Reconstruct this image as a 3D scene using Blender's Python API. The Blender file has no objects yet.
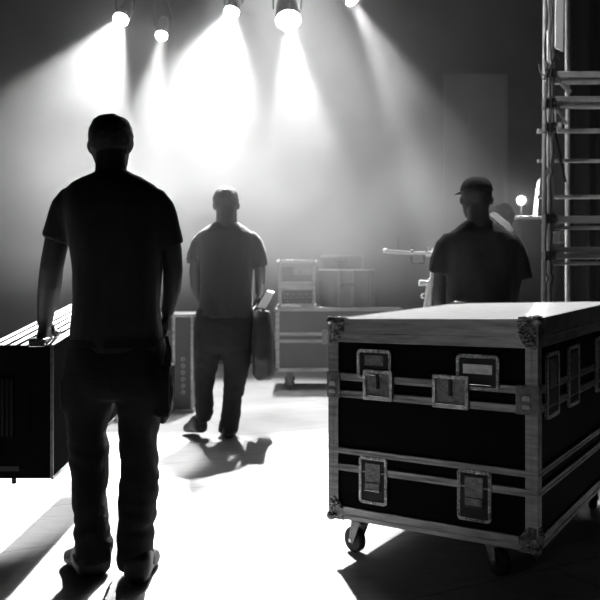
import bpy, math, random
from mathutils import Vector, Matrix, noise
R = math.radians
random.seed(7)
scene = bpy.context.scene
COL = scene.collection

# ------------------------------------------------------------------ camera
F = 824.0; CAMZ = 1.16; HY = 273.0
cd = bpy.data.cameras.new('camera'); cam = bpy.data.objects.new('camera', cd); COL.objects.link(cam)
cam.location = (0, 0, CAMZ); cam.rotation_euler = (R(90), 0, 0)
cd.sensor_width = 36; cd.lens = F/600*36; cd.shift_y = -(300-HY)/600
cd.clip_start = 0.05; cd.clip_end = 100
cd.dof.use_dof = True; cd.dof.focus_distance = 3.1; cd.dof.aperture_fstop = 4.0
scene.camera = cam
# ------------------------------------------------------------------ world / view
w = bpy.data.worlds.new('world'); scene.world = w; w.use_nodes = True
w.node_tree.nodes['Background'].inputs[0].default_value = (0.02, 0.02, 0.02, 1)
w.node_tree.nodes['Background'].inputs[1].default_value = 0.05
scene.view_settings.view_transform = 'Standard'; scene.view_settings.look = 'None'
scene.view_settings.exposure = 0.0; scene.view_settings.gamma = 1.0
scene.view_settings.use_curve_mapping = False
scene.cycles.volume_bounces = 1
scene.cycles.volume_step_rate = 1.0
scene.cycles.volume_max_steps = 96

def pt(x, y, Y):
    return Vector(((x-300)*Y/F, Y, CAMZ-(y-HY)*Y/F))

# ------------------------------------------------------------------ lights
# stage lamps: (name, pixel x, pixel y, Y, target on floor, watts, cone deg, blend)
LAMPS = [
    (122, 17, 7.3, (-2.1, 4.15, 0.0), 4000, 39, .35),
    (162, 33, 7.9, (-1.30, 5.2, 0.0), 1700, 20, .4),
    (232, 10, 7.3, (-1.00, 4.2, 0.0), 5000, 45, .8),
    (288, 17, 7.3, (0.2, 5.0, 0.0), 3300, 29, .7),
    (350, -3, 7.3, (2.1, 6.0, 0.0), 1900, 28, .6),
]
def spot(name, loc, tgt, energy, cone, blend, radius=.05):
    l = bpy.data.lights.new(name, 'SPOT'); l.energy = energy; l.spot_size = R(cone); l.spot_blend = blend
    l.shadow_soft_size = radius
    o = bpy.data.objects.new(name, l); COL.objects.link(o); o.location = loc
    d = Vector(tgt)-Vector(loc); o.rotation_euler = d.to_track_quat('-Z', 'Y').to_euler()
    return o
SPOTS = []
for (x, y, Y, tg, en, cone, bl) in LAMPS:
    L = pt(x, y, Y); d = (Vector(tg)-L).normalized()
    SPOTS.append((L, d))
    spot('stage_or_fill_light', L+d*.03, tg, en, cone, bl, .035)
    sp_ = bpy.data.lights.new('lamp_spill', 'POINT'); sp_.energy = (13, 8, 13, 38, 9)[len(SPOTS)-1]; sp_.shadow_soft_size = .05
    so_ = bpy.data.objects.new('lamp_spill', sp_); COL.objects.link(so_); so_.location = L+d*.10
# added fill, no lamp seen there: brightens the floor below the carried case
spot('stage_or_fill_light', (-3.4, 6.5, 3.8), (-1.9, 4.15, 0), 2300, 20, .4, .035)
# two added unseen lights above: one lifts the back floor, one the lid top
spot('high_fill_light', (-.15, 9.5, 5.5), (-.35, 6.7, 0), 3600, 50, .6, .04)
spot('high_fill_light', (1.5, 6.3, 5.3), (1.14, 3.9, 1.0), 1350, 25, .5, .04)
# added low fill at front left, unseen source: lifts the road case front
spot('case_fill_light', (-2.3, .1, 1.15), (.5, 3.2, .62), 17, 30, .8, .2)
# added fill from high front left, unseen source: lifts the scaffold rails
spot('tower_fill_light', (-1.2, 2.6, 4.4), (2.2, 5.3, 2.3), 280, 24, .5, .12)

# ------------------------------------------------------------------ materials
def g3(v): return (v, v, v, 1)
def mat(name, v, rough=.5, metal=0., bump=0., bscale=40., vary=0., vscale=6., stretch=(1, 1, 1), spec=.5, coord='Object'):
    m = bpy.data.materials.new(name); m.use_nodes = True
    nt = m.node_tree; b = nt.nodes['Principled BSDF']
    b.inputs['Base Color'].default_value = g3(v); b.inputs['Roughness'].default_value = rough
    b.inputs['Metallic'].default_value = metal; b.inputs['Specular IOR Level'].default_value = spec
    tc = nt.nodes.new('ShaderNodeTexCoord'); mp = nt.nodes.new('ShaderNodeMapping')
    mp.inputs['Scale'].default_value = stretch
    nt.links.new(tc.outputs[coord], mp.inputs[0])
    if vary > 0:
        n = nt.nodes.new('ShaderNodeTexNoise'); n.inputs['Scale'].default_value = vscale; n.inputs['Detail'].default_value = 6
        n.inputs['Roughness'].default_value = .65
        nt.links.new(mp.outputs[0], n.inputs['Vector'])
        r = nt.nodes.new('ShaderNodeMapRange'); r.inputs[1].default_value = .3; r.inputs[2].default_value = .7
        r.inputs[3].default_value = v*(1-vary); r.inputs[4].default_value = v*(1+vary)
        nt.links.new(n.outputs['Fac'], r.inputs[0]); nt.links.new(r.outputs[0], b.inputs['Base Color'])
    if bump > 0:
        n2 = nt.nodes.new('ShaderNodeTexNoise'); n2.inputs['Scale'].default_value = bscale; n2.inputs['Detail'].default_value = 4
        nt.links.new(mp.outputs[0], n2.inputs['Vector'])
        bp = nt.nodes.new('ShaderNodeBump'); bp.inputs['Strength'].default_value = bump; bp.inputs['Distance'].default_value = .01
        nt.links.new(n2.outputs['Fac'], bp.inputs['Height']); nt.links.new(bp.outputs[0], b.inputs['Normal'])
    return m
def emit(name, s):
    m = bpy.data.materials.new(name); m.use_nodes = True
    b = m.node_tree.nodes['Principled BSDF']; b.inputs['Base Color'].default_value = g3(.8)
    b.inputs['Emission Color'].default_value = g3(1); b.inputs['Emission Strength'].default_value = s
    return m
M = dict(
    floor=None,
    wall=mat('black_wall', .03, .9, vary=.3, vscale=2),
    drape=mat('black_drape', .007, .95, bump=.3, bscale=8, stretch=(6, 6, .3)),
    flat=mat('grey_scenery', .055, .8, vary=.2, vscale=2),
    alu=mat('scuffed_aluminium', .27, .42, .8, bump=.25, bscale=30, vary=.45, vscale=14, stretch=(.35, 1, 3)),
    alud=mat('dull_steel', .15, .3, .9, bump=.5, bscale=90, vary=.4, vscale=40),
    chrome=mat('bright_steel', .75, .22, 1.),
    laminate=mat('black_laminate', .006, .6, bump=.05, bscale=60, spec=.03),
    case_black=mat('case_vinyl', .008, .6, bump=.05, bscale=60, spec=0.),
    rim=mat('riveted_steel', .42, .28, .9, bump=.8, bscale=140, vary=.6, vscale=60),
    rimd=mat('pitted_steel', .2, .25, .9, bump=.9, bscale=110, vary=.7, vscale=50),
    lid=mat('scuffed_backlit_lid', .7, .32, vary=.25, vscale=9, stretch=(1, 3, 1)),  # pale base puts the backlight on the black lid into its colour; variation is scuffs
    label=mat('paper_label', .95, .6, vary=.25, vscale=30),
    rubber=mat('black_rubber', .012, .6, spec=.3),
    shirt=mat('black_cotton', .028, .9, bump=.2, bscale=60, spec=.15),
    jeans=mat('black_denim', .012, .9, bump=.3, bscale=90, spec=.15),
    shirt2=mat('washed_black_cotton', .022, .9, bump=.2, bscale=60, spec=.2),
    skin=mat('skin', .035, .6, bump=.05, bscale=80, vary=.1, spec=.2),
    hair=mat('dark_hair', .012, .6, bump=.5, bscale=120, stretch=(1, 1, .4), spec=.25),
    capm=mat('dark_cap_cloth', .012, .9, bump=.2, bscale=70, spec=.1),
    hairg=mat('greying_hair', .012, .7, bump=.6, bscale=120, stretch=(1, 1, .4), spec=.15),
    leather=mat('black_leather', .014, .5, bump=.2, bscale=80, spec=.3),
    black=mat('black_plastic', .012, .5, spec=.3),
    grey=mat('grey_plastic', .045, .6, vary=.2),
    white=mat('plain_white', .8, .5),
    cloth=mat('pale_cloth', .7, .9, bump=.4, bscale=30),
    paper=mat('white_paper', .85, .8),
    tube=mat('galvanised_tube', .5, .45, .5, vary=.3, vscale=12),
    board=mat('scaffold_board', .38, .75, vary=.4, vscale=8, stretch=(.2, 1, 1)),
    cable=mat('cable_rubber', .02, .5),
)
def translucent(m, k=.6):
    nt = m.node_tree; b = nt.nodes['Principled BSDF']; o = nt.nodes['Material Output']
    t = nt.nodes.new('ShaderNodeBsdfTranslucent'); t.inputs[0].default_value = g3(.8); x = nt.nodes.new('ShaderNodeMixShader'); x.inputs[0].default_value = k
    nt.links.new(b.outputs[0], x.inputs[1]); nt.links.new(t.outputs[0], x.inputs[2]); nt.links.new(x.outputs[0], o.inputs[0])
translucent(M['cloth'])
for k_ in ('shirt', 'shirt2'):
    b_ = M[k_].node_tree.nodes['Principled BSDF']; b_.inputs['Sheen Weight'].default_value = .12; b_.inputs['Sheen Roughness'].default_value = .35
def floor_mat():
    m = bpy.data.materials.new('stage_boards'); m.use_nodes = True
    nt = m.node_tree; b = nt.nodes['Principled BSDF']; N = nt.nodes.new; Lk = nt.links.new
    tc = N('ShaderNodeTexCoord'); mp = N('ShaderNodeMapping'); mp.inputs['Rotation'].default_value = (0, 0, R(-28))
    Lk(tc.outputs['Object'], mp.inputs[0])
    br = N('ShaderNodeTexBrick'); br.inputs['Scale'].default_value = 1.0
    br.inputs['Brick Width'].default_value = 2.4; br.inputs['Row Height'].default_value = .6
    br.inputs['Mortar Size'].default_value = .004; br.inputs['Color1'].default_value = g3(1); br.inputs['Color2'].default_value = g3(.93)
    br.inputs['Mortar'].default_value = g3(.45)
    Lk(mp.outputs[0], br.inputs['Vector'])
    mp2 = N('ShaderNodeMapping'); mp2.inputs['Rotation'].default_value = (0, 0, R(-28)); mp2.inputs['Scale'].default_value = (1.0, 7, 1)
    Lk(tc.outputs['Object'], mp2.inputs[0])
    n = N('ShaderNodeTexNoise'); n.inputs['Scale'].default_value = 3.5; n.inputs['Detail'].default_value = 8; n.inputs['Roughness'].default_value = .7
    Lk(mp2.outputs[0], n.inputs['Vector'])
    n3 = N('ShaderNodeTexNoise'); n3.inputs['Scale'].default_value = 1.3; n3.inputs['Detail'].default_value = 5
    Lk(tc.outputs['Object'], n3.inputs['Vector'])
    ad = N('ShaderNodeMath'); ad.operation = 'ADD'; Lk(n.outputs['Fac'], ad.inputs[0]); Lk(n3.outputs['Fac'], ad.inputs[1])
    r = N('ShaderNodeMapRange'); r.inputs[1].default_value = .7; r.inputs[2].default_value = 1.3; r.inputs[3].default_value = .26; r.inputs[4].default_value = .50
    Lk(ad.outputs[0], r.inputs[0])
    mx = N('ShaderNodeMix'); mx.data_type = 'RGBA'; mx.blend_type = 'MULTIPLY'; mx.inputs[0].default_value = 1
    Lk(r.outputs[0], mx.inputs[6]); Lk(br.outputs['Color'], mx.inputs[7]); Lk(mx.outputs[2], b.inputs['Base Color'])
    r2 = N('ShaderNodeMapRange'); r2.inputs[3].default_value = .38; r2.inputs[4].default_value = .55
    Lk(n.outputs['Fac'], r2.inputs[0]); Lk(r2.outputs[0], b.inputs['Roughness'])
    bp = N('ShaderNodeBump'); bp.inputs['Strength'].default_value = .15; bp.inputs['Distance'].default_value = .01
    Lk(n.outputs['Fac'], bp.inputs['Height']); Lk(bp.outputs[0], b.inputs['Normal'])
    return m
M['floor'] = floor_mat()

# ------------------------------------------------------------------ mesh helpers
class MB:
    def __init__(s): s.v = []; s.f = []
    def add(s, vs, fs):
        o = len(s.v); s.v += [Vector(p) for p in vs]; s.f += [tuple(i+o for i in f) for f in fs]; return s
    def box(s, a, b):
        x0, y0, z0 = a; x1, y1, z1 = b
        return s.add([(x0, y0, z0), (x1, y0, z0), (x1, y1, z0), (x0, y1, z0), (x0, y0, z1), (x1, y0, z1), (x1, y1, z1), (x0, y1, z1)],
                     [(0, 3, 2, 1), (4, 5, 6, 7), (0, 1, 5, 4), (1, 2, 6, 5), (2, 3, 7, 6), (3, 0, 4, 7)])
    def rings(s, rs, cap=True):
        n = len(rs[0]); vs = [p for r in rs for p in r]; fs = []
        for i in range(len(rs)-1):
            for j in range(n):
                k = (j+1) % n
                fs.append((i*n+j, i*n+k, (i+1)*n+k, (i+1)*n+j))
        if cap:
            fs.append(tuple(reversed(range(n)))); fs.append(tuple((len(rs)-1)*n+j for j in range(n)))
        return s.add(vs, fs)
    def tube(s, pts, rad, n=12, flat=1., up=None, cap=True):
        pts = [Vector(p) for p in pts]
        if not isinstance(rad, (list, tuple)): rad = [rad]*len(pts)
        rs = []; prev = Vector(up) if up else None
        for i, p in enumerate(pts):
            t = (pts[min(i+1, len(pts)-1)]-pts[max(i-1, 0)]).normalized()
            if prev is None:
                prev = Vector((0, 0, 1)) if abs(t.z) < .9 else Vector((0, 1, 0))
            a = (prev-t*prev.dot(t))
            a = a.normalized() if a.length > 1e-4 else t.orthogonal().normalized()
            prev = a; b = t.cross(a)
            rs.append([p+(a*math.cos(2*math.pi*k/n)*flat+b*math.sin(2*math.pi*k/n))*rad[i] for k in range(n)])
        return s.rings(rs, cap)
    def ball(s, c, r, n=12, sc=(1, 1, 1)):
        rs = []
        m = n//2+1
        for i in range(1, m):
            ph = math.pi*i/m
            rs.append([(c[0]+r*sc[0]*math.sin(ph)*math.cos(2*math.pi*k/n), c[1]+r*sc[1]*math.sin(ph)*math.sin(2*math.pi*k/n), c[2]-r*sc[2]*math.cos(ph)) for k in range(n)])
        return s.rings(rs)
    def cyl(s, a, b, r, n=20): return s.tube([a, b], r, n)
    def frame(s, u0, u1, w0, w1, y0, y1, t, rad=.0, seg=5):
        # rectangular ring with rounded corners in xz, extruded y0..y1
        def rr(ux0, ux1, wz0, wz1, r, y):
            out = []
            for cx, cz, a0 in ((ux1-r, wz1-r, 0), (ux0+r, wz1-r, 90), (ux0+r, wz0+r, 180), (ux1-r, wz0+r, 270)):
                for k in range(seg+1):
                    a = R(a0+90*k/seg); out.append((cx+r*math.cos(a), y, cz+r*math.sin(a)))
            return out
        r = max(rad, .001); ri = max(r-t, .0008)
        A = rr(u0, u1, w0, w1, r, y0); B = rr(u0+t, u1-t, w0+t, w1-t, ri, y0)
        C = rr(u0, u1, w0, w1, r, y1); D = rr(u0+t, u1-t, w0+t, w1-t, ri, y1)
        n = len(A); fs = []
        for j in range(n):
            k = (j+1) % n
            fs += [(j, k, n+k, n+j), (2*n+k, 2*n+j, 3*n+j, 3*n+k), (k, j, 2*n+j, 2*n+k), (n+j, n+k, 3*n+k, 3*n+j)]
        return s.add(A+B+C+D, fs)
    def xf(s, fn): s.v = [Vector(fn(p)) for p in s.v]; return s
    def build(s, name, m, parent=None, bevel=0., smooth=True, base=None, auto=35):
        me = bpy.data.meshes.new(name)
        vs = [p-Vector(base) for p in s.v] if base is not None else s.v
        me.from_pydata([tuple(p) for p in vs], [], s.f); me.validate(); me.update()
        fix_normals(me)
        me.materials.append(m)
        o = bpy.data.objects.new(name, me); COL.objects.link(o)
        if parent: o.parent = parent
        if bevel:
            b = o.modifiers.new('bevel', 'BEVEL'); b.width = bevel; b.segments = 2; b.limit_method = 'ANGLE'
        if smooth:
            for p in me.polygons: p.use_smooth = True
            me.set_sharp_from_angle(angle=R(auto))
        return o
def fix_normals(me):
    import bmesh
    bm = bmesh.new(); bm.from_mesh(me); bmesh.ops.recalc_face_normals(bm, faces=bm.faces); bm.to_mesh(me); bm.free()
def tag(o, label=None, cat=None, group=None, kind=None):
    if label: o['label'] = label
    if cat: o['category'] = cat
    if group: o['group'] = group
    if kind: o['kind'] = kind
    return o
def thing(name, loc, rz, label, cat, group=None):
    o = bpy.data.objects.new(name, None); COL.objects.link(o); o.empty_display_size = .1
    o.location = loc; o.rotation_euler = (0, 0, rz); return tag(o, label, cat, group)
def copy_tree(o, parent=None):
    c = o.copy(); COL.objects.link(c)
    if parent: c.parent = parent
    for ch in list(o.children): copy_tree(ch, c)
    return c
def remesh(o, voxel, smooth=2, disp=None):
    m = o.modifiers.new('r', 'REMESH'); m.mode = 'VOXEL'; m.voxel_size = voxel
    if smooth:
        sm = o.modifiers.new('s', 'SMOOTH'); sm.iterations = smooth; sm.factor = .6
    dg = bpy.context.evaluated_depsgraph_get(); dg.update()
    me = bpy.data.meshes.new_from_object(o.evaluated_get(dg))
    o.modifiers.clear(); old = o.data; me.name = old.name; mt = old.materials[0] if old.materials else None
    me.materials.clear(); me.materials.append(mt); o.data = me
    if disp:
        ns = [v.normal.copy() for v in me.vertices]
        for v, nn in zip(me.vertices, ns): v.co += nn*disp(v.co)
    for p in me.polygons: p.use_smooth = True
    return o

# ------------------------------------------------------------------ setting
def struct(mb, name, m, **k):
    return tag(mb.build(name, m, **k), kind='structure')
struct(MB().box((-6, -1.5, -.12), (6, 10.6, 0)), 'floor', M['floor'], smooth=False)
struct(MB().box((-6, 10.5, 0), (6, 10.65, 6.0)), 'wall_back', M['wall'], smooth=False)
struct(MB().box((-6.15, -1.5, 0), (-6, 10.6, 6.0)), 'wall_left', M['wall'], smooth=False)
struct(MB().box((6, -1.5, 0), (6.15, 10.6, 6.0)), 'wall_right', M['wall'], smooth=False)
struct(MB().box((-6, -1.5, 6.0), (6, 10.6, 6.15)), 'ceiling', M['wall'], smooth=False)
# black drape in the right wing behind the tower
def drape(name, x0, x1, Y, z0, z1, m, label, amp=.05, folds=5.):
    n = int((x1-x0)*40); a = []; b = []
    for i in range(n+1):
        x = x0+(x1-x0)*i/n; y = Y+amp*math.sin(x*folds*2*math.pi)+.4*amp*math.sin(x*folds*3.3+1)
        a.append((x, y))
    vs = []; fs = []
    for (x, y) in a: vs += [(x, y, z0), (x, y, z1)]
    for (x, y) in a: vs += [(x, y+.02, z0), (x, y+.02, z1)]
    q = 2*(n+1)
    for i in range(n):
        fs += [(2*i, 2*i+2, 2*i+3, 2*i+1), (q+2*i+1, q+2*i+3, q+2*i+2, q+2*i)]
        fs += [(2*i+1, 2*i+3, q+2*i+3, q+2*i+1), (2*i+2, 2*i, q+2*i, q+2*i+2)]
    fs += [(0, 1, q+1, q), (2*n+1, 2*n, q+2*n, q+2*n+1)]
    o = MB().add(vs, fs).build(name, m, base=((x0+x1)/2, Y, 0)); o.location = ((x0+x1)/2, Y, 0)
    return tag(o, label, 'curtain')
drape('stage_curtain', 2.16, 5.9, 6.75, 0.01, 5.99, M['drape'], 'black wing curtain behind the scaffold tower at the right')
# grey scenery flat, its right edge at x=500 in the middle distance
o = thing('scenery_flat', (1.65, 9.9, 0), 0, 'tall grey scenery panel standing behind the man in the cap', 'scenery')
MB().box((.08, 0, 0), (.78, .04, 3.55)).build('panel', M['flat'], o)
MB().box((.78, -.02, 0), (.84, .06, 3.55)).build('edge_batten', M['flat'], o)
MB().box((.38, -.012, 0), (.42, 0, 3.55)).build('seam_batten', M['flat'], o)

# ------------------------------------------------------------------ stage lamps on a pipe
p = thing('lighting_pipe', (0, 7.62, 4.05), 0, 'horizontal steel pipe above the frame carrying the stage lamps', 'lighting pipe')
MB().tube([(-5.9, 0, 0), (5.9, 0, 0)], .025, 16).build('pipe', M['tube'], p)
for x in (-3.5, 0.7, 3.5): MB().tube([(x, 0, .02), (x, 0, 1.95)], .006, 8).build('hanger', M['tube'], p)
lens_m = emit('lamp_lens', 260.0)
names = ['glowing stage lamp furthest left, throwing the widest beam down to the left',
         'small glowing stage lamp hung lowest, second from the left',
         'glowing stage lamp above the man in the middle distance, third from the left',
         'largest glaring stage lamp in the middle of the top edge',
         'stage lamp furthest right, throwing its beam down to the right']
for i, (L, d) in enumerate(SPOTS):
    o = thing('stage_lamp', L, 0, names[i], 'stage lamp', 'row of stage lamps')
    r = (.06, .052, .06, .10, .055)[i]
    back = -d
    mb = MB()
    body = [back*.012, back*.02, back*.16, back*.22, back*.25]
    mb.tube(body, [r*1.12, r*1.12, r*.95, r*.7, r*.3], 24)
    mb.build('housing', M['black'], o)
    rim = MB(); ax = d.to_track_quat('Z', 'Y').to_matrix()
    n = 28; R1 = []
    for rr_, zz in ((r*1.12, -.01), (r*1.16, .05), (r*1.1, .05), (r*1.05, -.01)):
        R1.append([ax @ Vector((rr_*math.cos(2*math.pi*k/n), rr_*math.sin(2*math.pi*k/n), zz)) for k in range(n)])
    rim.rings(R1+[R1[0]], cap=False); rim.build('front_ring', M['black'], o)
    MB().tube([d*-.008, d*.004], r, 28).build('lens', lens_m, o)
    # yoke up to the pipe
    side = d.cross(Vector((0, 0, 1))).normalized()
    top = Vector((L.x, 7.62, 4.05-.03))-L
    c = back*.1
    y = MB()
    y.tube([c+side*(r+.02), c+side*(r+.03)+Vector((0, 0, .1)), top+side*.03+Vector((0, 0, -.08)), top, top-side*.03+Vector((0, 0, -.08)), c-side*(r+.03)+Vector((0, 0, .1)), c-side*(r+.02)], .008, 8)
    y.build('yoke', M['black'], o)
    MB().tube([top+Vector((-.02, 0, .03)), top+Vector((.02, 0, .03))], .035, 14).build('clamp', M['black'], o)

# ------------------------------------------------------------------ large road case
TH = math.atan2(.45, .723); FL = Vector((.123, 3.39, 0)); W_, D_ = .852, 1.4
cu, su = math.cos(TH), math.sin(TH)
def fw(x, y):      # point of the photo on the case's front -> (u along the front, height)
    k = (x-300)/F; u = (k*FL.y-FL.x)/(cu+su*k); s = F/(FL.y-su*u)
    return u, CAMZ-(y-HY)/s
def warp(p):
    if p.z < .80: return p
    k = min((p.z-.80)/.17, 1.)
    return Vector((p.x, p.y, p.z+k*(.026*p.x/W_+.022*p.y/D_)))
case = thing('road_case', FL, -TH, 'large black road case on casters with metal rails and latches, right foreground', 'road case', 'road cases')
def cb(mb, name, m, parent=case, **k):
    mb.xf(warp); return mb.build(name, m, parent, **k)
ZB, ZT = .16, .97
cb(MB().box((.006, .006, ZB+.006), (W_-.006, D_-.006, .70)), 'body', M['laminate'])
# tessellated lid
lid = MB(); N = 6
for zz in (0,):
    lid.box((.006, .006, .702), (W_-.006, D_-.006, .962))
cb(lid, 'lid', M['laminate'])
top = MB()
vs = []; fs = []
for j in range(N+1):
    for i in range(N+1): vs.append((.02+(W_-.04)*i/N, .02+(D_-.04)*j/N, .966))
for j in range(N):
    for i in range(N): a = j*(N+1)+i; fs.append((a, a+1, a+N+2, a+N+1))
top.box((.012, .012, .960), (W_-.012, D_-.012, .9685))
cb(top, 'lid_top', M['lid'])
def rail_h(z0, z1, out, name, groove=True):
    for tag_, a, b in (('f', (.0, -out, z0), (W_, .012, z1)), ('b', (0, D_-.012, z0), (W_, D_+out, z1)),
                       ('l', (-out, .0, z0), (.012, D_, z1)), ('r', (W_-.012, 0, z0), (W_+out, D_, z1))):
        mb = MB().box(a, b)
        if groove:
            zg = z0+(z1-z0)*.36
            if tag_ == 'f': mb.box((a[0], -out-.0025, zg-.004), (b[0], -out, zg+.002))
            if tag_ == 'r': mb.box((b[0], a[1], zg-.004), (b[0]+.0025, b[1], zg+.002))
        cb(mb, name, M['alu'], bevel=.0015)
rail_h(.878, .9705, .004, 'lid_rail')
rail_h(.724, .753, .006, 'joint_rail'); rail_h(.655, .684, .006, 'joint_rail')
rail_h(.426, .450, .006, 'band_rail'); rail_h(.356, .384, .006, 'band_rail')
rail_h(.16, .210, .004, 'base_rail')
for (x0, x1, y0, y1) in ((-.005, .042, -.005, .042), (W_-.042, W_+.005, -.005, .042), (-.005, .042, D_-.042, D_+.005), (W_-.042, W_+.005, D_-.042, D_+.005)):
    xo = x0 if x0 < 0 else x1; yo = y0 if y0 < 0 else y1
    sx = 1 if x0 < 0 else -1; sy = 1 if y0 < 0 else -1
    for (za, zb) in ((.161, .684), (.724, .97)):
        mb = MB()
        mb.box((min(xo, xo+sx*.047), min(yo, yo+sy*.004), za), (max(xo, xo+sx*.047), max(yo, yo+sy*.004), zb))
        mb.box((min(xo, xo+sx*.004), min(yo, yo+sy*.047), za), (max(xo, xo+sx*.004), max(yo, yo+sy*.047), zb))
        mb.box((min(xo+sx*.022, xo+sx*.026), min(yo-sy*.002, yo), za), (max(xo+sx*.022, xo+sx*.026), max(yo-sy*.002, yo), zb))
        cb(mb, 'corner_rail', M['alu'], bevel=.001)
# ball corners: three dished plates with rivets
def ball_corner(cx, cy, cz, sx, sy, sz, L=.075):
    mb = MB(); e = .007
    q = [(0, 0), (L, 0), (L, L*.45), (L*.75, L*.8), (L*.45, L), (0, L)]
    def plate(f):
        a = [f(u, v, -e) for u, v in q]; b = [f(u, v, .003) for u, v in q]; n = len(q)
        mb.add(a+b, [tuple(range(n)), tuple(reversed(range(n, 2*n)))]+[(i, (i+1) % n, n+(i+1) % n, n+i) for i in range(n)])
    plate(lambda u, v, t: (cx+sx*u, cy+sy*t, cz+sz*v*1.35)); plate(lambda u, v, t: (cx+sx*t, cy+sy*u, cz+sz*v*1.35)); plate(lambda u, v, t: (cx+sx*u, cy+sy*v, cz+sz*t))
    mb.ball((cx+sx*.004, cy+sy*.004, cz+sz*.004), .020, 12)
    random.seed(3)
    for k in range(17):
        u = random.uniform(.012, .062); v = random.uniform(.012, .085)
        if u+v*.7 > .10: continue
        mb.ball((cx+sx*u, cy-sy*.0075, cz+sz*v), random.uniform(.004, .009), 8); mb.ball((cx-sx*.0075, cy+sy*u, cz+sz*v), .005, 8)
        mb.ball((cx+sx*u, cy+sy*v*.8, cz-sz*.0075), .0035, 8) if sz < 0 else None
    cb(mb, 'ball_corner', M['rimd'], bevel=.0012)
for x, sx in ((0, 1), (W_, -1)):
    for y, sy in ((0, 1), (D_, -1)):
        ball_corner(x, y, ZB, sx, sy, 1, .065); ball_corner(x, y, ZT, sx, sy, -1, .07)
# recessed dishes, latches (drawn for a front at y=0, then moved to a face by fn)
def two_tone(o, n0):
    o.data.materials.append(M['chrome'])
    for p in o.data.polygons:
        if p.index >= n0: p.material_index = 1
def dish(u0, u1, w0, w1, fn, name, inner='handle'):
    def B(mb, nm, m, par, **k):
        mb.xf(fn); return cb(mb, nm, m, par, **k)
    t = .012
    mb = MB().frame(u0, u1, w0, w1, -.011, .002, t, .016)
    n = 7; nf0 = len(mb.f)
    for i in range(n):
        for zz in (w0+t/2, w1-t/2): mb.ball((u0+t+(u1-u0-2*t)*(i+.5)/n, -.011, zz), .0026, 8)
    m2 = max(3, int((w1-w0)/.018))
    for i in range(m2):
        for xx in (u0+t/2, u1-t/2): mb.ball((xx, -.011, w0+t+(w1-w0-2*t)*(i+.5)/m2), .0026, 8)
    root = B(mb, name, M['rim'], case, bevel=.001); two_tone(root, nf0)
    B(MB().box((u0+t*.6, -.0068, w0+t*.6), (u1-t*.6, -.002, w1-t*.6)), 'backing', M['black'], root)
    uc = (u0+u1)/2; hw = (u1-u0)*.27; wm = (w0+w1)/2
    if inner == 'handle':
        B(MB().box((uc-hw, -.010, wm-.004), (uc+hw, -.0072, w1-.022)), 'handle_plate', M['alud'], root, bevel=.001)
        B(MB().tube([(uc-hw, -.015, w0+.018), (uc+hw, -.015, w0+.018)], .0035, 8), 'handle_bar', M['chrome'], root)
    elif inner == 'label':
        B(MB().box((uc-hw*1.25, -.010, wm-.003), (uc+hw*1.25, -.0075, wm+.030)), 'card', M['label'], root)
        B(MB().tube([(uc-hw*1.2, -.014, w0+.022), (uc+hw*1.2, -.014, w0+.022)], .0035, 8), 'handle_bar', M['chrome'], root)
    elif inner == 'twist':
        B(MB().box((uc-hw, -.012, wm-.012), (uc+hw, -.0072, w1-.024)), 'keeper', M['alud'], root, bevel=.001)
        B(MB().box((uc-hw*.95, -.017, wm-.035), (uc+hw*.95, -.0072, wm-.006)), 'twist_wing', M['alud'], root, bevel=.002)
        B(MB().tube([(uc-hw, -.018, wm-.037), (uc+hw, -.018, wm-.037)], .003, 8), 'lip', M['chrome'], root)
    return root
def latch(u0, u1, w0, w1, fn):
    def B(mb, nm, m, par, **k):
        mb.xf(fn); return cb(mb, nm, m, par, **k)
    mb = MB().frame(u0, u1, w0, w1, -.020, .002, .013, .006)
    nf0 = len(mb.f)
    for xx in (u0+.006, u1-.006):
        for i in range(4): mb.ball((xx, -.02, w0+.014+(w1-w0-.028)*i/3), .0028, 8)
    root = B(mb, 'latch', M['rim'], case, bevel=.001); two_tone(root, nf0)
    B(MB().box((u0+.008, -.013, w0+.008), (u1-.008, -.004, w1-.008)), 'latch_plate', M['alud'], root)
    uc = (u0+u1)/2
    B(MB().box((uc-.006, -.021, (w0+w1)/2-.015), (uc+.006, -.0135, w1-.016)), 'key', M['black'], root, bevel=.001)
    B(MB().tube([(u0+.016, -.019, w0+.017), (u1-.016, -.019, w0+.017)], .0028, 8), 'lip', M['chrome'], root)
idn = lambda p: p
def box_from(x0, y0, x1, y1):
    a = fw((x0+x1)/2, y1); b = fw((x0+x1)/2, y0)
    return fw(x0, y0)[0], fw(x1, y0)[0], a[1], b[1]
dish(*box_from(358, 350, 392, 379), idn, 'handle_dish')
dish(*box_from(457, 356, 500, 390), idn, 'handle_dish', 'label')
latch(*box_from(365, 370, 394, 400), idn); latch(*box_from(434, 375, 470, 408), idn)
dish(*box_from(360, 457, 388, 504), idn, 'latch_dish', 'twist')
dish(*box_from(458, 470, 492, 521), idn, 'latch_dish', 'twist')
# edge latches wrapping the vertical corners
for (ua, ub) in ((-.009, .052), (W_-.075, W_+.009)):
    mb = MB().box((ua, -.011, .652), (ub, .03, .757)); nf0 = len(mb.f)
    for dx in (-.018, .018):
        for dz in (.662, .746): mb.ball(((ua+ub)/2+dx, -.011, dz), .003, 8)
    root = cb(mb, 'edge_latch', M['alud'], bevel=.004); two_tone(root, nf0)
    m_ = (ua+ub)/2
    cb(MB().box((m_-.016, -.017, .70), (m_+.012, -.010, .722)), 'catch', M['chrome'], root, bevel=.002)
    cb(MB().box((m_-.016, -.017, .672), (m_+.012, -.010, .690)), 'catch', M['chrome'], root, bevel=.002)
# side handles on the right face
sidef = lambda p: Vector((W_-p.y, p.x, p.z))
for v0 in (.10, .42, .92):
    dish(v0, v0+.17, .62, .86 if False else .855, sidef, 'handle_dish')
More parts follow.
